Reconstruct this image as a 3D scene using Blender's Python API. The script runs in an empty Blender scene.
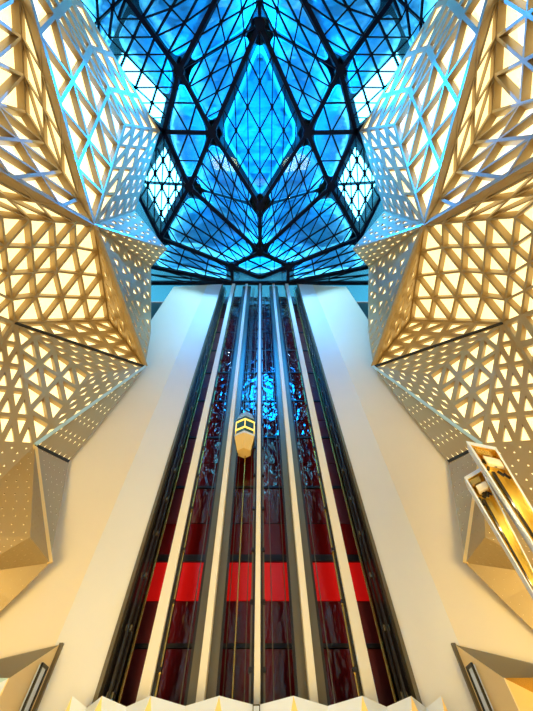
import bpy, math, random
from mathutils import Vector, Matrix
random.seed(4)
sc = bpy.context.scene
COL = sc.collection

# ------------------------------------------------------------------ camera
cam_d = bpy.data.cameras.new('camera')
cam_d.sensor_fit = 'VERTICAL'; cam_d.sensor_height = 36; cam_d.lens = 16.0
cam_d.shift_x = 0.0077
cam_d.clip_end = 300
cam = bpy.data.objects.new('camera', cam_d); COL.objects.link(cam)
cam.location = (0.1, 0, 1.6)
cam.rotation_euler = (math.radians(90 + 58), 0, 0)
sc.camera = cam

# ------------------------------------------------------------------ world, view, lights
sc.view_settings.view_transform = 'Standard'
sc.view_settings.look = 'None'
sc.view_settings.gamma = 1
sc.view_settings.exposure = 0.2
sc.view_settings.use_curve_mapping = False
sc.cycles.use_denoising = True
sc.cycles.max_bounces = 8
sc.cycles.transparent_max_bounces = 12
sc.cycles.sample_clamp_indirect = 6

w = bpy.data.worlds.new('sky'); sc.world = w; w.use_nodes = True
nt = w.node_tree; nt.nodes.clear()
wo = nt.nodes.new('ShaderNodeOutputWorld'); bg = nt.nodes.new('ShaderNodeBackground')
bg.inputs[0].default_value = (0.86, 0.95, 1.0, 1); bg.inputs[1].default_value = 9.0
nt.links.new(bg.outputs[0], wo.inputs[0])

def lamp(name, kind, loc, color, power, size=0.2, target=None, spot=120, blend=0.8):
    d = bpy.data.lights.new(name, kind); d.color = color; d.energy = power
    if kind == 'AREA':
        d.shape = 'DISK'; d.size = size
    else:
        d.shadow_soft_size = size
    if kind == 'SPOT':
        d.spot_size = math.radians(spot); d.spot_blend = blend
    o = bpy.data.objects.new(name, d); COL.objects.link(o); o.location = loc
    if target is not None:
        v = Vector(target) - Vector(loc)
        o.rotation_euler = v.to_track_quat('-Z', 'Y').to_euler()
    return o

BLUE = (0.01, 0.50, 1.0)
CYAN = (0.06, 0.55, 1.0)
WARM = (1.0, 0.72, 0.26)
BLUE_FILL = (0.0, 0.24, 1.0)
COOL = (0.30, 0.70, 1.0)
# added blue fill spots under the skylight, no fixtures, tinting upper walls and lifts
for s in (-1, 1):
    lamp('blue_fill', 'SPOT', (s * 1.5, -1.5, 34.0), BLUE_FILL, 27000, 0.15, (s * 9.5, 1.0, 27.5), 66)
    lamp('blue_fill', 'SPOT', (s * 3.5, -6.5, 34.0), BLUE_FILL, 13000, 0.15, (s * 11.0, -5.5, 28), 80)
    lamp('blue_fill', 'SPOT', (s * 1.5, 4.0, 34.0), COOL, 5500, 0.15, (s * 6.3, 10.9, 27), 54)
lamp('blue_fill', 'SPOT', (0, -1.0, 34.2), (0.0, 0.30, 1.0), 13000, 2.5, (0, 12.5, 25), 64)
# blue uplights on top of the skylight frame, washing the underside of the tower
for x, y, p in ((-4.1, -1.9, 550), (4.1, -1.9, 550), (0, -9, 900), (0, 8.4, 600), (-6.6, 2.4, 500), (6.6, 2.4, 500), (-6.5, -6, 700), (6.5, -6, 700), (-3, 9.7, 350), (3, 9.7, 350), (0, 4, 250), (0, -2, 500)):
    lamp('blue_uplight', 'AREA', (x, y, 35.05), BLUE, p, 1.2, (x, y, 40))
# unseen fill discs added low in the hall to brighten the lower walls
lamp('hall_fill', 'AREA', (-6.5, 1.0, 1.2), WARM, 1050, 5, (-7.5, 10, 9))
lamp('hall_fill', 'AREA', (6.5, 1.0, 1.2), WARM, 1050, 5, (7.5, 10, 9))
lamp('hall_fill', 'AREA', (0, 4.0, 0.6), (1.0, 0.92, 0.8), 80, 3, (0, 10, 5))

# ------------------------------------------------------------------ materials
def mat(name, color, rough=0.5, metal=0.0, emit=None, estr=0.0, spec=0.5, bump=None, noise=None):
    m = bpy.data.materials.new(name); m.use_nodes = True
    t = m.node_tree; b = t.nodes['Principled BSDF']
    b.inputs['Base Color'].default_value = (*color, 1)
    b.inputs['Roughness'].default_value = rough
    b.inputs['Metallic'].default_value = metal
    b.inputs['Specular IOR Level'].default_value = spec
    if emit:
        b.inputs['Emission Color'].default_value = (*emit, 1)
        b.inputs['Emission Strength'].default_value = estr
    tc = t.nodes.new('ShaderNodeTexCoord')
    if noise:                                   # (scale, colour2, stretch)
        mp = t.nodes.new('ShaderNodeMapping'); mp.inputs['Scale'].default_value = noise[2]
        n = t.nodes.new('ShaderNodeTexNoise'); n.inputs['Scale'].default_value = noise[0]; n.inputs['Detail'].default_value = 4
        r = t.nodes.new('ShaderNodeMix'); r.data_type = 'RGBA'
        r.inputs[6].default_value = (*color, 1); r.inputs[7].default_value = (*noise[1], 1)
        t.links.new(tc.outputs['Object'], mp.inputs[0]); t.links.new(mp.outputs[0], n.inputs[0])
        t.links.new(n.outputs[0], r.inputs[0]); t.links.new(r.outputs[2], b.inputs['Base Color'])
    if bump:                                    # (scale, strength, stretch)
        mp = t.nodes.new('ShaderNodeMapping'); mp.inputs['Scale'].default_value = bump[2]
        n = t.nodes.new('ShaderNodeTexNoise'); n.inputs['Scale'].default_value = bump[0]; n.inputs['Detail'].default_value = 2
        bp = t.nodes.new('ShaderNodeBump'); bp.inputs['Strength'].default_value = bump[1]; bp.inputs['Distance'].default_value = bump[3] if len(bump) > 3 else 0.1
        t.links.new(tc.outputs['Object'], mp.inputs[0]); t.links.new(mp.outputs[0], n.inputs[0])
        t.links.new(n.outputs[0], bp.inputs['Height']); t.links.new(bp.outputs[0], b.inputs['Normal'])
    return m

M = {}
M['plaster'] = mat('cream_plaster', (0.80, 0.79, 0.76), 0.55, noise=(0.6, (0.76, 0.75, 0.72), (1, 1, 1)))
M['warmwall'] = mat('warm_tinted_plaster', (0.85, 0.74, 0.55), 0.55, noise=(0.6, (0.81, 0.70, 0.51), (1, 1, 1)))  # warm light on the outer walls put into their colour
M['lattice'] = mat('champagne_paint', (0.44, 0.315, 0.15), 0.36, 0.3)
M['glow'] = mat('backlit_diffuser', (0.9, 0.85, 0.7), 0.6, emit=(1.0, 0.79, 0.35), estr=1.4)
M['joint'] = mat('black_joint', (0.01, 0.01, 0.01), 0.6)
M['steel'] = mat('black_steel', (0.003, 0.006, 0.014), 0.6, 0.0, spec=0.12)
M['pod'] = mat('blue_cladding', (0.62, 0.85, 0.95), 0.14, 0.0, bump=(0.5, 1.0, (1, 1.8, 1), 0.9), noise=(0.45, (0.06, 0.24, 0.50), (1, 2.4, 1)))
M['pod_rim'] = mat('pale_cladding', (0.7, 0.85, 0.95), 0.25)
M['girder'] = mat('dark_girder', (0.03, 0.05, 0.06), 0.5)
M['red'] = mat('dark_red_glass', (0.11, 0.005, 0.008), 0.05, spec=1.0, bump=(2.2, 1.0, (1, 1, 0.5)))
M['maroon'] = mat('maroon_panel', (0.13, 0.012, 0.012), 0.3)
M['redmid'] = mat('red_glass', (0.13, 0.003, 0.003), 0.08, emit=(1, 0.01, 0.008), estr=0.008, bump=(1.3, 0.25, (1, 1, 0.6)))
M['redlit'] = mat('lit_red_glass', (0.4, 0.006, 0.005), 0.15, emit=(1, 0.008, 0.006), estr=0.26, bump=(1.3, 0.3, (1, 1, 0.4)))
M['cream'] = mat('cream_metal', (0.86, 0.80, 0.66), 0.35)
M['olive'] = mat('bronze_metal', (0.20, 0.17, 0.11), 0.35, 0.6)
M['dark'] = mat('dark_metal', (0.035, 0.032, 0.032), 0.35, 0.5)
M['brass'] = mat('brass', (0.75, 0.50, 0.14), 0.25, 0.9)
M['gold'] = mat('gold_foil', (1.0, 0.74, 0.16), 0.3, 0.6, bump=(3.0, 0.6, (3, 3, 0.3)))
M['goldpaint'] = mat('gold_paint', (0.90, 0.62, 0.22), 0.4)
M['yellow'] = mat('lit_yellow_frame', (0.9, 0.7, 0.2), 0.4, emit=(1, 0.7, 0.12), estr=0.9)
M['carglass'] = mat('car_glass', (0.02, 0.10, 0.14), 0.08)
M['carwhite'] = mat('car_white', (0.75, 0.80, 0.82), 0.3)
M['white'] = mat('white_panel', (0.66, 0.74, 0.90), 0.45)
M['floor'] = mat('polished_stone', (0.55, 0.45, 0.32), 0.2, noise=(0.8, (0.40, 0.32, 0.22), (1, 1, 1)))
M['black'] = mat('black_trim', (0.012, 0.010, 0.010), 0.4)
M['warmcream'] = mat('warm_lit_cream', (0.88, 0.66, 0.34), 0.5)  # cream panel with the golden light mixed into its colour
M['paleblue'] = mat('pale_blue_tint', (0.42, 0.62, 0.74), 0.4)
M['pale'] = mat('pale_lamp_cover', (0.82, 0.74, 0.62), 0.5)

g = bpy.data.materials.new('tinted_glass'); g.use_nodes = True
t = g.node_tree; t.nodes.clear()
o_ = t.nodes.new('ShaderNodeOutputMaterial'); mx = t.nodes.new('ShaderNodeMixShader')
tr = t.nodes.new('ShaderNodeBsdfTransparent'); tr.inputs[0].default_value = (0.36, 0.84, 1.0, 1)
gl = t.nodes.new('ShaderNodeBsdfGlossy'); gl.inputs['Roughness'].default_value = 0.03
mx.inputs[0].default_value = 0.02
t.links.new(tr.outputs[0], mx.inputs[1]); t.links.new(gl.outputs[0], mx.inputs[2]); t.links.new(mx.outputs[0], o_.inputs[0])
M['glass'] = g

# ------------------------------------------------------------------ mesh helpers
class MB:
    def __init__(s): s.v = []; s.f = []
    def poly(s, pts):
        i = len(s.v); s.v += [tuple(p) for p in pts]; s.f.append(tuple(range(i, i + len(pts))))
    def box(s, a, b):
        (x0, y0, z0), (x1, y1, z1) = a, b
        s.hexa([(x0, y0, z0), (x1, y0, z0), (x1, y1, z0), (x0, y1, z0)], [(x0, y0, z1), (x1, y0, z1), (x1, y1, z1), (x0, y1, z1)])
    def hexa(s, lo, hi):
        i = len(s.v); n = len(lo); s.v += [tuple(p) for p in lo] + [tuple(p) for p in hi]
        s.f.append(tuple(i + k for k in reversed(range(n)))); s.f.append(tuple(i + n + k for k in range(n)))
        for k in range(n):
            j = (k + 1) % n; s.f.append((i + k, i + j, i + n + j, i + n + k))
    def bar(s, p, q, wd, ht, up=(0, 0, 1)):
        p, q, up = Vector(p), Vector(q), Vector(up)
        d = (q - p).normalized(); a = d.cross(up)
        if a.length < 1e-4: a = d.cross(Vector((1, 0, 0)))
        a.normalize(); b = a.cross(d)
        c = [a * (-wd / 2) - b * (ht / 2), a * (wd / 2) - b * (ht / 2), a * (wd / 2) + b * (ht / 2), a * (-wd / 2) + b * (ht / 2)]
        s.hexa([p + k for k in c], [q + k for k in c])
    def tube(s, p, q, r, n=8):
        p, q = Vector(p), Vector(q); d = (q - p).normalized()
        a = d.cross(Vector((0, 0, 1)))
        if a.length < 1e-4: a = Vector((1, 0, 0))
        a.normalize(); b = d.cross(a)
        ring = [a * math.cos(6.28319 * k / n) * r + b * math.sin(6.28319 * k / n) * r for k in range(n)]
        s.hexa([p + k for k in ring], [q + k for k in ring])
    def build(s, name, material, parent=None, origin=(0, 0, 0), bevel=0, smooth=False):
        me = bpy.data.meshes.new(name)
        ox = Vector(origin)
        me.from_pydata([tuple(Vector(v) - ox) for v in s.v], [], s.f); me.update()
        me.materials.append(material)
        ob = bpy.data.objects.new(name, me); COL.objects.link(ob)
        if parent is not None: ob.parent = parent
        else: ob.location = ox
        if smooth:
            for p in me.polygons: p.use_smooth = True
        if bevel:
            md = ob.modifiers.new('bevel', 'BEVEL'); md.width = bevel; md.segments = 2; md.limit_method = 'ANGLE'
        return ob

def tag(o, label, cat, group=None, kind=None):
    o['label'] = label; o['category'] = cat
    if group: o['group'] = group
    if kind: o['kind'] = kind
    return o
def empty(name, loc, label, cat, group=None):
    o = bpy.data.objects.new(name, None); COL.objects.link(o); o.location = loc
    o.empty_display_size = 0.2
    return tag(o, label, cat, group)
def struct(name, mb, m, parent=None, origin=(0, 0, 0)):
    o = mb.build(name, m, parent, origin)
    if parent is None: o['kind'] = 'structure'
    return o
V = Vector

# ------------------------------------------------------------------ room shell
ROOF = 34.8
SH = 11.5                                     # face of the lift bank
b = MB(); b.box((-14, -15, -0.2), (14, 14.2, 0)); struct('floor', b, M['floor'])
for s, nm in ((-1, 'left'), (1, 'right')):
    b = MB(); b.box((min(s * 13.6, s * 14), -15, 0), (max(s * 13.6, s * 14), 14.2, ROOF + 0.3)); struct('wall_' + nm, b, M['plaster'])
b = MB(); b.box((-14, -15.4, 0), (14, -15, ROOF + 0.3)); struct('wall_rear', b, M['plaster'])
b = MB(); b.box((-14, 13.8, 0), (14, 14.2, ROOF + 0.3)); struct('wall_back', b, M['dark'])
for s, nm in ((-1, 'left'), (1, 'right')):
    # flat band beside the lifts, and the outer face folded towards the hall
    for nm2, pts, m_ in (('front', [(4.1, SH, 34.45), (5.6, SH - .06, 34.1), (5.6, 13.6, 34.1), (4.1, 13.6, 34.45)], 'plaster'),
                         ('flank', [(5.6, SH - .06, 34.1), (8.3, SH - 1.0, 30.9), (8.3, 13.6, 30.9), (5.6, 13.6, 34.1)], 'warmwall')):
        b = MB(); pts = [(s * x, y, z) for x, y, z in pts]
        if s > 0: pts.reverse()
        b.hexa([(x, y, 0) for x, y, z in pts], pts)
        struct('wall_%s_%s' % (nm2, nm), b, M[m_])

    b = MB(); b.box((min(s * 8.3, s * 13.6), 11.2, 0), (max(s * 8.3, s * 13.6), 13.6, 15.0)); struct('wall_side_' + nm, b, M['warmwall'])

# ------------------------------------------------------------------ skylight
R = dict(c0=(0, -8.45), L1=(4.08, -1.83), c2=(0, 3.89), c3=(0, 8.19), c4=(2.98, 9.64), c5=(0, 10.9), N1=(6.35, -5.85), N2=(6.55, 2.28),
         N3=(10.0, 6.82), A=(8.2, -1.9), Top=(0, -13.6), T2=(9.6, -9.75), ra=(11.7, 2.0), rb=(3.0, 11.45), rc=(11.8, 9.64), rd=(11.9, 11.45), Tx=(13.3, -5.8), Ty=(4.2, -14.2), Tw=(13.3, -14.3), rf=(13.4, 6.0))
def rp(k, s=1, z=ROOF): return V((R[k][0] * s, R[k][1], z))
quads = [('c0', 'L1', 'N1', 'Top', 4), ('L1', 'N2', 'c3', 'c2', 4), ('N2', 'N3', 'c4', 'c3', 4), ('A', 'ra', 'N3', 'N2', 4), ('N1', 'A', 'Tx', 'T2', 4), ('Top', 'N1', 'T2', 'Ty', 4), ('T2', 'Tx', 'Tw', 'Ty', 4),
         ('N3', 'rc', 'rb', 'c4', 3), ('rc', 'rd', 'rb', 'rb', 2)]
glass = MB(); main = MB(); thin = MB(); hubs = MB()
glass.box((-13.5, -14.9, ROOF + 0.16), (13.5, SH + 2.2, ROOF + 0.19))
sky = struct('window_1', glass, M['glass'])
def tpt(a, b_, c, d, u, v): return a * (1 - u) * (1 - v) + b_ * u * (1 - v) + c * u * v + d * (1 - u) * v
def gridquad(a, b_, c, d, n, vertical=True):
    for i in range(n + 1):
        k = i / n
        if 0 < i < n:
            thin.bar(tpt(a, b_, c, d, k, 0), tpt(a, b_, c, d, k, 1), 0.11, 0.24)
            thin.bar(tpt(a, b_, c, d, 0, k), tpt(a, b_, c, d, 1, k), 0.11, 0.24)
    for i in range(n):
        for j in range(n):
            thin.bar(tpt(a, b_, c, d, i / n, j / n), tpt(a, b_, c, d, (i + 1) / n, (j + 1) / n), 0.08, 0.16)
    for i in range(1, n):
        for j in range(1, n):
            p = tpt(a, b_, c, d, i / n, j / n); hubs.tube(p - V((0, 0, .16)), p + V((0, 0, .12)), 0.13, 8)
for s in (1, -1):
    for q in quads:
        gridquad(*[rp(k, s) for k in q[:4]], q[4])
    for tri in (('N1', 'A', 'L1'), ('N2', 'A', 'L1')):
        p, q, r = [rp(k, s) for k in tri]
        for u, v in (((p + q) / 2, (p + r) / 2), ((p + q) / 2, (q + r) / 2), ((p + r) / 2, (q + r) / 2)): thin.bar(u, v, 0.11, 0.22)
    for e in (('c0', 'L1'), ('L1', 'c2'), ('N1', 'L1'), ('N1', 'A'), ('A', 'L1'), ('L1', 'N2'), ('A', 'N2'), ('N2', 'N3'), ('N2', 'c3'), ('N3', 'c4'), ('c4', 'c3'), ('N1', 'T2'), ('N1', 'Top'), ('A', 'Tx'), ('A', 'ra'), ('ra', 'N3'), ('N3', 'rc'), ('c4', 'rb'), ('c4', 'c5'), ('rb', 'rc')):
        main.bar(rp(e[0], s), rp(e[1], s), 0.32, 0.55)
    for k in ('L1', 'N1', 'N2', 'N3', 'c4'):
        p = rp(k, s); hubs.tube(p - V((0, 0, .32)), p + V((0, 0, .2)), 0.4, 12)
    main.bar(V((0, SH - 0.05, ROOF - .05)), V((s * 12, SH - 0.05, ROOF - .05)), 0.35, 0.5)
# centre diamond and small diamond by the lift wall
gridquad(rp('c0'), rp('L1'), rp('c2'), rp('L1', -1), 4)
gridquad(rp('c3'), rp('c4'), rp('c5'), rp('c4', -1), 2)
for e in (('Top', 'c0'), ('c2', 'c3')): main.bar(rp(e[0]), rp(e[1]), 0.26, 0.5)
for k in ('c0', 'c2', 'c3'):
    p = rp(k); hubs.tube(p - V((0, 0, .32)), p + V((0, 0, .2)), 0.4, 12)
main.build('main_beam', M['steel'], sky); thin.build('glazing_bar', M['steel'], sky); hubs.build('node_plate', M['steel'], sky)

# ------------------------------------------------------------------ underside of the tower above the skylight
K = 1.085                                     # the tower lies about 2.8 m above the glass
ZP = 1.6 + (ROOF - 1.6) * K
def up(k, s=1, dz=0): return V((R[k][0] * s * K, R[k][1] * K, ZP + dz))
gd = MB()
for s in (1, -1):
    for e in (('c0', 'L1'), ('L1', 'c2'), ('N1', 'L1'), ('N1', 'A'), ('L1', 'N2'), ('A', 'N2'), ('N2', 'N3'), ('N2', 'c3'), ('N3', 'c4'), ('c4', 'c3'), ('N1', 'T2'), ('N1', 'Top'), ('N3', 'rc'), ('c4', 'rb'), ('c4', 'c5'), ('N1', 'c0'), ('N2', 'c2')):
        gd.bar(up(e[0], s, 1.3), up(e[1], s, 1.3), 1.5, 1.2)
for e in (('Top', 'c0'), ('c2', 'c3')): gd.bar(up(e[0], 1, 1.3), up(e[1], 1, 1.3), 1.5, 1.2)
# dark soffit of the tower, open where the white sky shows
from mathutils.geometry import tessellate_polygon
R['h1'] = tuple(R['N1'][i] * .45 + R['A'][i] * .55 for i in (0, 1)); R['h2'] = tuple((R['T2'][i] + R['Tx'][i]) / 2 for i in (0, 1))
def shrink(pts, m):
    c = sum(pts, V()) / len(pts); return [c + (p - c) * (1 - m / (p - c).length) for p in pts]
loops = [[V((x, y, ZP + 2.4)) for x, y in ((-16, -19), (16, -19), (16, 16), (-16, 16))]]
for s in (1, -1):
    for ks in (('h1', 'A', 'Tx', 'h2'), ('A', 'ra', 'N2'), ('N2', 'ra', 'N3')): loops.append(shrink([up(k, s, 2.4) for k in ks], .3))
flat = [p for l in loops for p in l]
for tri in tessellate_polygon(loops): gd.poly([flat[i] for i in tri]); gd.poly([flat[i] + V((0, 0, .3)) for i in reversed(tri)])
for l in loops[1:]:
    for k in range(len(l)): a_, d_ = l[k], l[(k + 1) % len(l)]; gd.poly([a_, d_, d_ + V((0, 0, .3)), a_ + V((0, 0, .3))])
struct('ceiling', gd, M['girder'])

def rounded(pts, margin, it=3, cut=.14):
    c = sum(pts, V()) / len(pts)
    pts = [c + (p - c) * (1 - margin / max((p - c).length, .01) * 1.3) for p in pts]
    for _ in range(it):
        n = len(pts); q = []
        for i in range(n):
            a, d = pts[i], pts[(i + 1) % n]
            q += [a * (1 - cut) + d * cut, a * cut + d * (1 - cut)]
        pts = q
    return pts, c
def pod(keys, label, depth=1.2, margin=0.35):
    pts = [up(*k) for k in keys]
    ring, c = rounded(pts, margin)
    n = len(ring); b = MB(); rows = []
    for s_, h in ((1.0, -1.0), (1.0, 0.0), (0.97, 0.35), (0.9, 0.62), (0.75, 0.84), (0.5, 0.95), (0.25, 0.99)):
        rows.append([c + (p - c) * s_ - V((0, 0, depth * h)) for p in ring])
    for r in rows: b.v += [tuple(p) for p in r]
    for i in range(len(rows) - 1):
        for k in range(n):
            j = (k + 1) % n; b.f.append((i * n + k, (i + 1) * n + k, (i + 1) * n + j, i * n + j))
    L = len(rows) - 1; b.v.append(tuple(c - V((0, 0, depth)))); q_ = len(b.v) - 1
    for k in range(n): b.f.append((L * n + k, q_, L * n + (k + 1) % n))
    o = empty('facade_pod', c + V((0, 0, depth)), label, 'facade panel', 'rounded tower panels above the skylight')
    o_ = b.build('shell', M['pod'], o, o.location, smooth=True)
    rim = MB()
    for k in range(n): rim.bar(rows[1][k], rows[1][(k + 1) % n], 0.16, 0.16)
    rim.build('rim', M['pod_rim'], o, o.location)
for s, side in ((-1, 'left'), (1, 'right')):
    pod([('c0', s), ('N1', s), ('Top', s)], 'blue triangular panel at the skylight top edge, just %s of its centre line' % side)
    pod([('c0', s), ('L1', s), ('N1', s)], 'rounded blue triangular panel seen through the skylight, above and %s of the centre diamond' % side)
    pod([('L1', s), ('N2', s), ('c2', s)], 'rounded blue triangular panel against the lower %s edge of the centre diamond' % side)
    pod([('N2', s), ('c3', s), ('c2', s)], 'slim blue triangular panel below the centre diamond, %s of its bottom point' % side)
    pod([('N2', s), ('N3', s), ('c4', s), ('c3', s)], 'rounded blue panel seen through the skylight just above the %s white wall' % side)
    pod([('N1', s), ('A', s), ('L1', s), ('N2', s)][:1] + [('L1', s), ('N2', s), ('A', s)], 'small swirling blue panel split by a thick beam, by the %s lattice tip' % side, 0.8, 0.35)
    pod([('Top', s), ('N1', s), ('T2', s), ('Ty', s)], 'rounded blue panel in the top %s corner of the skylight' % side)
    pod([('N3', s), ('rc', s), ('rb', s), ('c4', s)], 'narrow blue strip panel along the roof edge over the %s white wall' % side, 0.6, 0.6)
    pod([('T2', s), ('Tx', s), ('Tw', s), ('Ty', s)], 'far blue panel in the outer top %s corner behind the lattice' % side)
pod([('c3', 1), ('c4', 1), ('c5', 1), ('c4', -1)], 'small blue diamond panel above the heads of the lift columns', 0.5, 0.4)
# half panels that leave the white sky open beside the lattice tips
for s, side in ((-1, 'left'), (1, 'right')):
    R['h1'] = ((R['N1'][0] * .45 + R['A'][0] * .55), (R['N1'][1] * .45 + R['A'][1] * .55)); R['h2'] = ((R['T2'][0] + R['Tx'][0]) / 2, (R['T2'][1] + R['Tx'][1]) / 2)
    pod([('N1', s), ('h1', s), ('h2', s), ('T2', s)], 'slanting blue panel beside the white sky gap at the upper %s' % side, 0.7, 0.5)
# stepped recess over the centre diamond
cen = [up('c0'), up('L1'), up('c2'), up('L1', -1)]
ring, c = rounded(cen, 0.6, 2, .07)
o = empty('stepped_recess', c, 'blue stepped diamond recess seen through the middle of the skylight', 'facade recess')
b = MB(); n = len(ring)
rows = [[c + (p - c) * q + V((0, 0, z)) for p in ring] for q, z in ((1.0, 0), (0.92, 0.1), (0.90, 0.9))]
for i in range(2):
    for k in range(n):
        j = (k + 1) % n; b.poly([rows[i][k], rows[i][j], rows[i + 1][j], rows[i + 1][k]])
b.build('rim', M['pod_rim'], o, o.location)
b = MB(); N_ = 10                             # folded pleats running across the recess
def pl(i, j):
    p = tpt(*[c + (q - c) * .90 for q in cen], i / N_, j / N_)
    return p + V((0, 0, 0.9 + .55 * ((i + j) % 2) + .35 * (i % 2)))
for i in range(N_):
    for j in range(N_): b.poly([pl(i, j), pl(i, j + 1), pl(i + 1, j)]); b.poly([pl(i, j + 1), pl(i + 1, j + 1), pl(i + 1, j)])
b.build('pleated_soffit', M['pod'], o, o.location)

# ------------------------------------------------------------------ faceted lattice cladding (one side given, the other mirrored)
P = dict(A=(-8.08, -1.86, 32.95), B=(-8.83, 3.04, 19.63), R=(-11.28, -1.89, 20.82), U=(-10.48, -7.5, 22.44), Q=(-8.97, -1.84, 9.71),
         S=(-10.31, 2.01, 15.32), C=(-11.73, 6.73, 15.32), J=(-9.52, 8.69, 19.75), D=(-6.80, 10.54, 17.2), W=(-9.8, -2.04, 30.0),
         A3=(-11.75, -10.01, 28.49), G2=(-9.27, 3.34, 27.22), G=(-6.74, 5.61, 25.21), H=(-8.6, 7.31, 26.51), H2=(-7.38, 10.04, 20.68),
         K=(-8.72, 9.49, 14.89), E=(-8.91, 9.7, 10.39), M=(-7.74, 10.52, 10.24), N=(-6.38, 10.54, 6.45), P=(-6.7, 9.46, 6.66),
         V=(-11.77, 3.75, 12.23), V2=(-11.07, 8.32, 9.37), Z0=(-9.5, 9.71, 6.85), Z1=(-8.14, 9.85, 5.82), Z2=(-7.55, 10.54, 4.33), N2=(-6.91, 10.56, 5.5))
EYE = V((0, 2.0, 9.0))
def facet(root, tri, sx, n, open_, depth, name='lattice_facet', taper=0.06):
    a, b_, c = [V((P[k][0] * sx, P[k][1], P[k][2])) for k in tri]
    nrm = (b_ - a).cross(c - a).normalized()
    if nrm.dot(EYE - (a + b_ + c) / 3) < 0:
        b_, c = c, b_; nrm = -nrm
    fr = MB(); gw = MB()
    def pt(i, j): return a + (b_ - a) * (i / n) + (c - a) * (j / n)
    cells = []
    for i in range(n):
        for j in range(n - i):
            cells.append((pt(i, j), pt(i + 1, j), pt(i, j + 1)))
            if i + j < n - 1: cells.append((pt(i + 1, j), pt(i + 1, j + 1), pt(i, j + 1)))
    for tr in cells:
        la, lb, lc = (tr[1] - tr[2]).length, (tr[0] - tr[2]).length, (tr[0] - tr[1]).length
        ce = (tr[0] * la + tr[1] * lb + tr[2] * lc) / (la + lb + lc)
        f_ = [ce + (p - ce) * open_ for p in tr]
        k_ = [ce + (p - ce) * max(open_ - taper * min(1, depth / .3), open_ * .85) - nrm * depth for p in tr]
        for x in range(3):
            y = (x + 1) % 3
            fr.poly([tr[x], tr[y], f_[y], f_[x]]); fr.poly([f_[x], f_[y], k_[y], k_[x]])
    ctr = (a + b_ + c) / 3
    tri_ = (a, b_, c); e_ = [p - nrm * (depth * 1.01 + .05) for p in tri_]
    for x in range(3): fr.poly([tri_[(x + 1) % 3], tri_[x], e_[x], e_[(x + 1) % 3]])
    fr.poly(list(reversed(e_)))
    gw.poly([ctr + (p - ctr) * .985 - nrm * depth * 1.01 for p in (a, b_, c)])
    o = fr.build(name, M['lattice'], root, root.location)
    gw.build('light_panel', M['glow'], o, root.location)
    return o
UP = [(('R', 'U', 'Q'), 4, .87, .32), (('B', 'R', 'Q'), 4, .87, .32), (('B', 'Q', 'S'), 4, .85, .28), (('B', 'S', 'C'), 4, .86, .34), (('S', 'C', 'V'), 4, .84, .255), (('S', 'V', 'Q'), 4, .84, .25),
      (('B', 'R', 'U'), 4, .88, .26), (('B', 'W', 'U'), 4, .88, .32), (('W', 'A', 'A3'), 4, .58, .14), (('U', 'W', 'A3'), 4, .66, .2), (('W', 'A', 'B'), 4, .56, .14),
      (('A', 'B', 'G2'), 5, .46, .08), (('B', 'G2', 'G'), 5, .42, .08), (('B', 'G', 'H'), 5, .42, .08), (('B', 'H', 'H2'), 5, .42, .08), (('B', 'H2', 'D'), 5, .42, .08),
      (('B', 'J', 'D'), 4, .58, .12), (('C', 'J', 'D'), 4, .6, .14), (('B', 'C', 'J'), 4, .86, .32)]
MID = [(('C', 'K', 'D'), 5, .46, .1), (('C', 'K', 'E'), 4, .68, .26), (('K', 'D', 'E'), 5, .36, .06), (('D', 'E', 'M'), 7, .22, .05), (('C', 'E', 'V2'), 5, .58, .2), (('C', 'V', 'V2'), 4, .58, .2)]
LOW = [(('E', 'M', 'N'), 7, .17, .04), (('E', 'P', 'N'), 7, .15, .04), (('E', 'Z0', 'P'), 7, .17, .04), (('P', 'N', 'Z1'), 6, .18, .04), (('Z0', 'Z1', 'P'), 6, .18, .04), (('N', 'N2', 'Z1'), 4, .05, .05), (('N2', 'Z1', 'Z2'), 4, .05, .05), (('V2', 'E', 'Z0'), 6, .18, .04)]
for s, side in ((1, 'left'), (-1, 'right')):
    def mp(k): return V((P[k][0] * s, P[k][1], P[k][2]))
    for lst, key, lab in ((UP, 'B', 'huge backlit triangular lattice bulging from the upper %s side up to the skylight' % side),
                          (MID, 'K', 'backlit faceted lattice section under the black joint halfway up the %s side' % side),
                          (LOW, 'P', 'faceted metal section with tiny light holes low on the %s side' % side)):
        root = empty('lattice_cladding', mp(key), lab, 'wall cladding', 'faceted lattice cladding')
        for tri, n, op, dp in lst: facet(root, tri, s, n, op, dp)
        if key == 'K':
            b = MB(); b.bar(mp('D'), mp('E'), 0.22, 0.14, (-s, -1, 0)); b.build('ridge_strip', M['paleblue'], root, root.location)  # sky reflection on the ridge put into its pale blue
            b = MB(); b.bar(mp('C'), mp('D'), 0.07, 0.16, (0, 0, 1)); b.build('joint', M['joint'], root, root.location)
        if key == 'P':
            b = MB(); b.bar(mp('E'), mp('M'), 0.08, 0.12, (0, 0, 1)); b.build('joint', M['joint'], root, root.location)
            b = MB(); b.bar(mp('E'), mp('N'), 0.14, 0.06, (s, -1, 0)); b.build('ridge_strip', M['goldpaint'], root, root.location)

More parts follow.
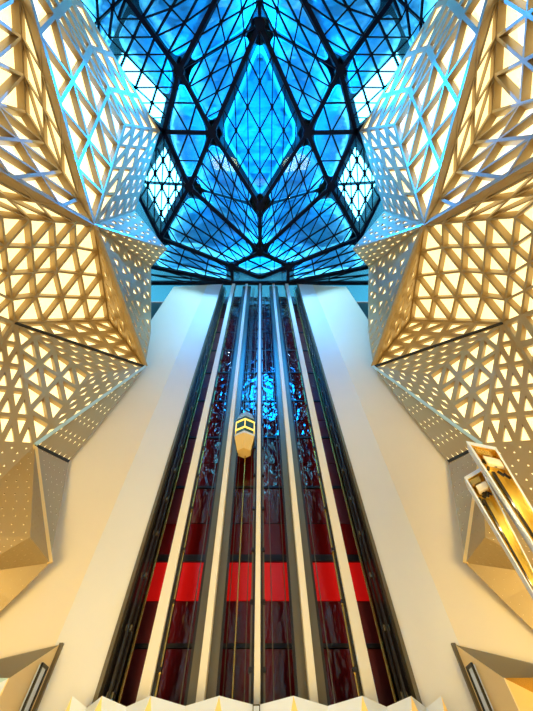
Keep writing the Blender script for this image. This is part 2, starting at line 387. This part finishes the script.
# ------------------------------------------------------------------ lift bank
TOP = ROOF - 0.35
BACK = 12.9
cols = [-2.85, -1.42, 0.0, 1.42, 2.85]
edges = [-3.92] + cols + [3.92]
slabs = [7.69 + 3.05 * k for k in range(-2, 9)]
slabs[1] = 5.15
names = ['outer left', 'second from left', 'left of the centre column', 'right of the centre column', 'second from right', 'outer right']
for i in range(6):
    x0, x1 = edges[i] + 0.02, edges[i + 1] - 0.02
    root = empty('lift_shaft_glazing', ((x0 + x1) / 2, BACK, 0), 'tall dark red glazed lift shaft wall, %s' % names[i], 'lift shaft wall', 'red glazed lift shaft walls')
    zs = [0.0]
    for z in slabs: zs += [z - .11, z + .11, z + 1.36]
    zs = [z for z in zs if z < TOP - .3] + [TOP]
    prev = 0.0
    def pane(z0, z1):
        b = MB(); b.box((x0, BACK, z0 + .02), (x1, BACK + .06, z1 - .02))
        zc = (z0 + z1) / 2
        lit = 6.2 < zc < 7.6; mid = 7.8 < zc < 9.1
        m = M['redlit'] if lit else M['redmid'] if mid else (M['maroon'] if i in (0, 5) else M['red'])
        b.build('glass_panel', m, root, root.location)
    pane(0.0, slabs[0] - .05)
    for k, z in enumerate(slabs):
        hs = .12 if k == 2 else .05
        b = MB(); b.box((x0, BACK - .06, z - hs), (x1, BACK + .06, z + hs)); b.build('slab_edge', M['black'], root, root.location)
        nx = (slabs[k + 1] - (.12 if k == 1 else .05)) if k + 1 < len(slabs) else TOP
        sp = 6.33 if k == 1 else z + 1.36
        if sp < nx - .2:
            pane(z + hs, sp); pane(sp, nx)
        else: pane(z + hs, nx)
# columns
clab = ['outer cream column on the left side of the lift bank', 'cream column left of the lift car', 'slim cream centre column right of the lift car', 'cream column right of the centre column', 'outer cream column on the right side of the lift bank']
for i, x in enumerate(cols):
    root = empty('lift_column', (x, SH, 0), 'tall ' + clab[i], 'column', 'cream lift columns')
    hw = (0.16, 0.105, 0.085, 0.105, 0.16)[i]
    b = MB(); b.box((x - hw, SH - .08, 0), (x + hw, SH + .25, TOP)); b.build('cover', M['cream'], root, root.location, 0.02)
    if i in (1, 3):
        b = MB(); b.box((x - .36, SH + .2, 0), (x + .36, SH + .42, TOP)); b.build('back_plate', M['olive'], root, root.location)
    else:
        for s in (-1, 1):
            if i == 2 or (i == 0 and s > 0) or (i == 4 and s < 0):
                b = MB(); b.box((x + s * hw, SH + .02, 0), (x + s * (hw + .07), SH + .3, TOP)) if s > 0 else b.box((x + s * (hw + .07), SH + .02, 0), (x + s * hw, SH + .3, TOP))
                b.build('guide_rail', M['dark'], root, root.location)
                xx = x + s * (hw + .1)
                b = MB(); b.bar((xx, SH + .1, 0), (xx, SH + .1, TOP), 0.03, 0.05); b.build('edge_strip', M['olive' if i == 2 else 'brass'], root, root.location)
                for k in range(22):
                    b = MB(); b.box((xx - .05, SH - .02, 1.2 + k * 1.52), (xx + .05, SH + .12, 1.3 + k * 1.52)); b.build('bracket', M['black'], root, root.location)
    if i in (1, 3):
        for s in (-1, 1):
            b = MB(); b.bar((x + s * .40, SH + .25, 0), (x + s * .40, SH + .25, TOP), 0.05, 0.08); b.build('edge_strip', M['dark'], root, root.location)
# outer frames of the bank
for s, side in ((-1, 'left'), (1, 'right')):
    root = empty('shaft_edge_frame', (s * 4.0, SH, 0), 'dark metal frame with rails along the %s edge of the lift bank' % side, 'frame', 'lift bank edge frames')
    b = MB(); xa, xb = sorted((s * 3.98, s * 4.09)); b.box((xa, SH - .05, 0), (xb, SH + .2, TOP)); b.build('jamb', M['olive'], root, root.location)
    b = MB(); xa, xb = sorted((s * 3.95, s * 4.09)); b.box((xa, SH + .2, 0), (xb, BACK + .1, TOP)); b.build('return_panel', M['dark'], root, root.location)
    for k, (dx, dy, mt) in enumerate(((3.82, .25, 'black'), (3.74, .45, 'dark'), (3.66, .7, 'brass'), (3.87, .5, 'black'))):
        b = MB(); b.bar((s * dx, SH + dy, 0), (s * dx, SH + dy, TOP), 0.05, 0.07); b.build('guide_rail', M[mt], root, root.location)
    for k in range(24):
        b = MB(); b.box((s * 3.82 - .09, SH + .3, 1 + k * 1.4), (s * 3.82 + .09, SH + .42, 1.14 + k * 1.4)); b.build('bracket', M['olive'], root, root.location)
# thin guide wires in the inner shafts
wl = ['in the shaft left of the outer left column gap', '', '', '']
for x, lab in ((-0.95, 'thin steel guide rail left of the lift car'), (-0.36, 'thin steel guide rail between lift car and centre column'), (0.45, 'thin steel guide rail right of the centre column'), (0.92, 'second thin steel guide rail right of the centre column'),
               (-2.1, 'thin steel guide rail in the second shaft from left'), (2.1, 'thin steel guide rail in the second shaft from right')):
    b = MB(); b.bar((x, BACK - .35, 0), (x, BACK - .35, TOP), 0.025, 0.03)
    tag(b.build('guide_rail_line', M['olive'], None, (x, BACK - .35, 0)), lab, 'lift rail', 'thin lift guide rails')

# lift car
cx, cy, z0 = -0.70, SH + .25, 11.75
root = empty('lift_car', (cx, cy, z0), 'small glass lift car with gold faceted underside climbing the shaft', 'lift car')
def octo(r, z, sy=1.0): return [V((cx + r * math.cos(math.radians(a)), cy + sy * r * math.sin(math.radians(a)), z)) for a in (-150, -90, -30, 30, 90, 150)]
b = MB(); lo, hi = octo(.36, z0), octo(.55, z0 + .8); b.hexa(lo, hi); b.build('underside', M['goldpaint'], root, root.location)
b = MB(); b.hexa(octo(.56, z0 + .8), octo(.56, z0 + .92)); b.build('sill_band', M['carwhite'], root, root.location)
b = MB(); b.hexa(octo(.50, z0 + .92), octo(.50, z0 + 2.0)); b.build('glass_body', M['carglass'], root, root.location)
b = MB()
o1 = octo(.5, z0 + 1.45)
for zq in (z0 + 1.2, z0 + 1.75):
    q = octo(.53, zq)
    for k in (5, 0, 1, 2): b.bar(q[k], q[(k + 1) % 6], 0.05, 0.07)
for k in (0, 1, 2): b.bar(octo(.53, z0 + 1.2)[k], octo(.53, z0 + 1.75)[k], 0.05, 0.05, (1, 0, 0))
b.build('window_frame', M['yellow'], root, root.location)
b = MB(); b.hexa(octo(.52, z0 + 2.0), octo(.34, z0 + 2.5)); b.build('roof', M['paleblue'], root, root.location)
for s in (-1, 1):
    b = MB(); b.box((cx + s * .5 - .06, cy + .1, z0 - .2), (cx + s * .5 + .06, cy + .4, z0 + 2.7)); b.build('side_frame', M['dark'], root, root.location)
b = MB()
for d in (-.08, 0, .08): b.tube((cx + d, cy + .2, z0 + 2.45), (cx + d, cy + .2, TOP), 0.018, 6)
b.build('hoist_cable', M['olive'], root, root.location)
b = MB(); b.tube((cx + .05, cy + .2, 0.5), (cx + .05, cy + .2, z0 + .1), 0.03, 6); b.build('trailing_cable', M['brass'], root, root.location)

# ------------------------------------------------------------------ folded white screen in front of the lifts
root = empty('folded_screen', (0, 10, 0), 'low white folded screen with warm light painted on pleats across the foot of the lifts', 'screen')
pk = [(-4.3, 10.75), (-3.45, 10.3), (-2.3, 10.05), (-0.8, 9.95), (0.8, 9.95), (2.3, 10.05), (3.45, 10.3), (4.3, 10.75)]
wh = MB(); gp = MB()
for i in range(len(pk)):
    x, y = pk[i]; zt = 1.6 + .19 * y; k = .17 if 0 < i < 7 else .1
    ap = V((x, y - .12, zt)); fl = V((x - k, y - .04, 0)); frr = V((x + k, y - .04, 0))
    bl = V((x - k, y - .06, zt - .55)); br = V((x + k, y - .06, zt - .55))
    gp.poly([ap, bl, br]); gp.poly([bl, fl, frr, br])
    if i + 1 < len(pk):
        x2, y2 = pk[i + 1]; z2 = 1.6 + .19 * y2; k2 = .17 if i + 1 < 7 else .1
        ap2 = V((x2, y2 - .12, z2)); bl2 = V((x2 - k2, y2 - .06, z2 - .55)); fl2 = V((x2 - k2, y2 - .04, 0))
        vx, vy = (x + x2) / 2, (y + y2) / 2 + .12; vt = V((vx, vy, min(zt, z2) - .10)); vb = V((vx, vy, 0))
        wh.poly([ap, br, vt]); wh.poly([br, frr, vb, vt]); wh.poly([ap2, vt, bl2]); wh.poly([vt, vb, fl2, bl2])
        # return over the top towards the lifts
        wh.poly([ap, vt, V((vx, vy + .5, vt.z - .1)), V((x, y + .5, zt - .1))]); wh.poly([vt, ap2, V((x2, y2 + .5, z2 - .1)), V((vx, vy + .5, vt.z - .1))])
wh.build('white_pleats', M['white'], root, root.location); gp.build('warm_tinted_pleats', M['goldpaint'], root, root.location)  # gold colour stands in for warm light on white pleats
b = MB()
for a, d in (((-.07, .0), (.07, .0)), ((-.07, -.16), (.07, -.16)), ((-.07, 0), (-.07, -.16)), ((.07, 0), (.07, -.16))):
    b.bar((a[0], 9.98, 3.38 + a[1]), (d[0], 9.98, 3.38 + d[1]), 0.02, 0.02, (0, 1, 0))
b.build('sign_outline', M['black'], root, root.location)

# ------------------------------------------------------------------ faceted portals low on both side walls
for s, side in ((-1, 'left'), (1, 'right')):
    root = empty('faceted_portal', (s * 5.6, 10.5, 0), 'angular cream doorway hood with a slim framed slot, low at the %s edge' % side, 'portal', 'faceted portals')
    def q(x, y, z): return V((s * x, y, z))
    tip, fr_, = q(5.45, 11.35, 4.75), q(5.55, 9.9, 3.78)
    b = MB(); lo = [q(5.45, 11.35, 0), q(5.55, 9.9, 0), fr_, tip]; hi = [p + V((s * .03, 0, 0)) for p in lo]; b.hexa(lo, hi)
    b.build('inner_face', M['warmcream'], root, root.location)
    b = MB(); b.bar(q(5.42, 11.42, 0), q(5.42, 11.42, 4.8), 0.10, 0.12, (0, 1, 0)); b.build('edge_trim', M['olive'], root, root.location)
    b = MB(); b.poly([tip, fr_, q(7.4, 9.9, 3.79), q(8.4, 10.9, 4.0)]); b.build('hood', M['olive'], root, root.location)  # dark bronze carries the soffit's shade in its colour
    b = MB(); b.poly([fr_, q(7.4, 9.9, 3.79), q(6.5, 10.25, 3.5)]); b.build('under_fold', M['paleblue'] if s < 0 else M['brass'], root, root.location)
    b = MB(); b.poly([fr_, q(6.5, 10.25, 3.5), q(6.5, 10.25, 0), q(5.55, 9.9, 0)]); b.poly([q(7.4, 9.9, 3.79), q(7.4, 9.9, 0), q(6.5, 10.25, 0), q(6.5, 10.25, 3.5)]); b.build('outer_face', M['white'] if s < 0 else M['goldpaint'], root, root.location)
    ya, yb, zt = 10.78, 11.10, 4.22
    sl = MB(); sl.box((min(s * 5.40, s * 5.46), ya, 0.6), (max(s * 5.40, s * 5.46), yb, zt)); o2 = sl.build('slot_panel', M['white'], root, root.location)
    b = MB()
    for yy in (ya, yb): b.bar((s * 5.39, yy, 0.6), (s * 5.39, yy, zt), 0.05, 0.05)
    b.bar((s * 5.39, ya - .025, zt), (s * 5.39, yb + .025, zt), 0.05, 0.06); b.build('slot_frame', M['black'], o2, root.location)

# ------------------------------------------------------------------ tall gold lined light pylons on the right
def pylon(tl, tr, bl, br, back, label):
    tl, tr, bl, br, back = [V(p) for p in (tl, tr, bl, br, back)]
    root = empty('light_pylon', (bl + br) / 2 * 1.0, label, 'light pylon', 'gold lined light pylons')
    def pt(u, v, d=0): return (tl * (1 - u) + tr * u) * (1 - v) + (bl * (1 - u) + br * u) * v + back * d
    sh = MB()
    # white shell: sides, back, rim
    m = 0.09
    for u in (0, 1):
        ui = m if u == 0 else 1 - m
        sh.poly([pt(u, 0), pt(u, 1), pt(u, 1, 1), pt(u, 0, 1)])
        sh.poly([pt(u, 0), pt(u, 1), pt(ui, 1), pt(ui, .03)])
        
    sh.poly([pt(0, 0, 1), pt(1, 0, 1), pt(1, 1, 1), pt(0, 1, 1)]); sh.poly([pt(0, 0), pt(1, 0), pt(1, 0, 1), pt(0, 0, 1)]); sh.poly([pt(0, 0), pt(1, 0), pt(1 - m, .03), pt(m, .03)])
    sh.build('shell', M['white'], root, root.location)
    st = MB(); lo_ = [pt(0, 1), pt(1, 1), pt(1, 1, 1), pt(0, 1, 1)]
    st.hexa([V((p.x, p.y, 0)) for p in lo_], lo_); st.build('stem', M['white'], root, root.location)
    gm = MB()
    gm.poly([pt(m, .03, .55), pt(1 - m, .03, .55), pt(1 - m, 1, .55), pt(m, 1, .55)])
    gm.poly([pt(m, .03), pt(m, 1), pt(m, 1, .55), pt(m, .03, .55)]); gm.poly([pt(1 - m, .03), pt(1 - m, 1), pt(1 - m, 1, .55), pt(1 - m, .03, .55)]); gm.poly([pt(m, .03), pt(1 - m, .03), pt(1 - m, .03, .55), pt(m, .03, .55)])
    gm.build('lining', M['gold'], root, root.location)
    b = MB(); b.hexa([pt(u, v, .5) for u, v in ((.3, .2), (.42, .2), (.42, 1), (.3, 1))], [pt(u, v, .3) for u, v in ((.3, .2), (.42, .2), (.42, 1), (.3, 1))]); b.build('cable_tray', M['dark'], root, root.location)
    for (u0, u1, v0, v1, mt) in ((.14, .7, .035, .085, 'brass'), (.3, .9, .095, .15, 'pale')):
        b = MB(); cs = ((u0, v0), (u1, v0 + .005), (u1, v1 + .005), (u0, v1)); b.hexa([pt(u, v, .45) for u, v in cs], [pt(u, v, .08) for u, v in cs]); b.build('lamp_box', M[mt], root, root.location, 0.02)
    for k in range(9):
        b = MB(); u, v = random.uniform(.15, .8), random.uniform(.1, .22); b.bar(pt(u, v, .35), pt(u + random.uniform(-.2, .2), v + .03, .3), 0.04, 0.05)
        b.build('fitting', M['black'], root, root.location)
    for v in (.12, .4, .7):  # fill points added to brighten the gold lining
        lamp('pylon_fill', 'POINT', pt(.5, v, .12), (1, .80, .40), 9, 0.03)
    return root, pt
def at(px, py, d):                              # a point seen d metres along the view axis
    x, y = (px - 261) / 316, (355.5 - py) / 316
    c_, s_ = math.cos(math.radians(58)), math.sin(math.radians(58))
    return V((x * d + .1, (c_ - s_ * y) * d, (s_ + c_ * y) * d + 1.6))
bk = V((0.25, .45, 0.05))
pylon(at(466, 441, 8), at(496, 447, 7.8), at(592, 636, 4.8), at(610, 636, 4.7), bk, 'nearer tall white pylon with an open gold lined face at the right edge')
pylon(at(464, 477, 7.6), at(481, 467, 7.8), at(570, 655, 4.5), at(574, 650, 4.6), bk, 'lower thin white pylon with gold lining, left of the nearer pylon')
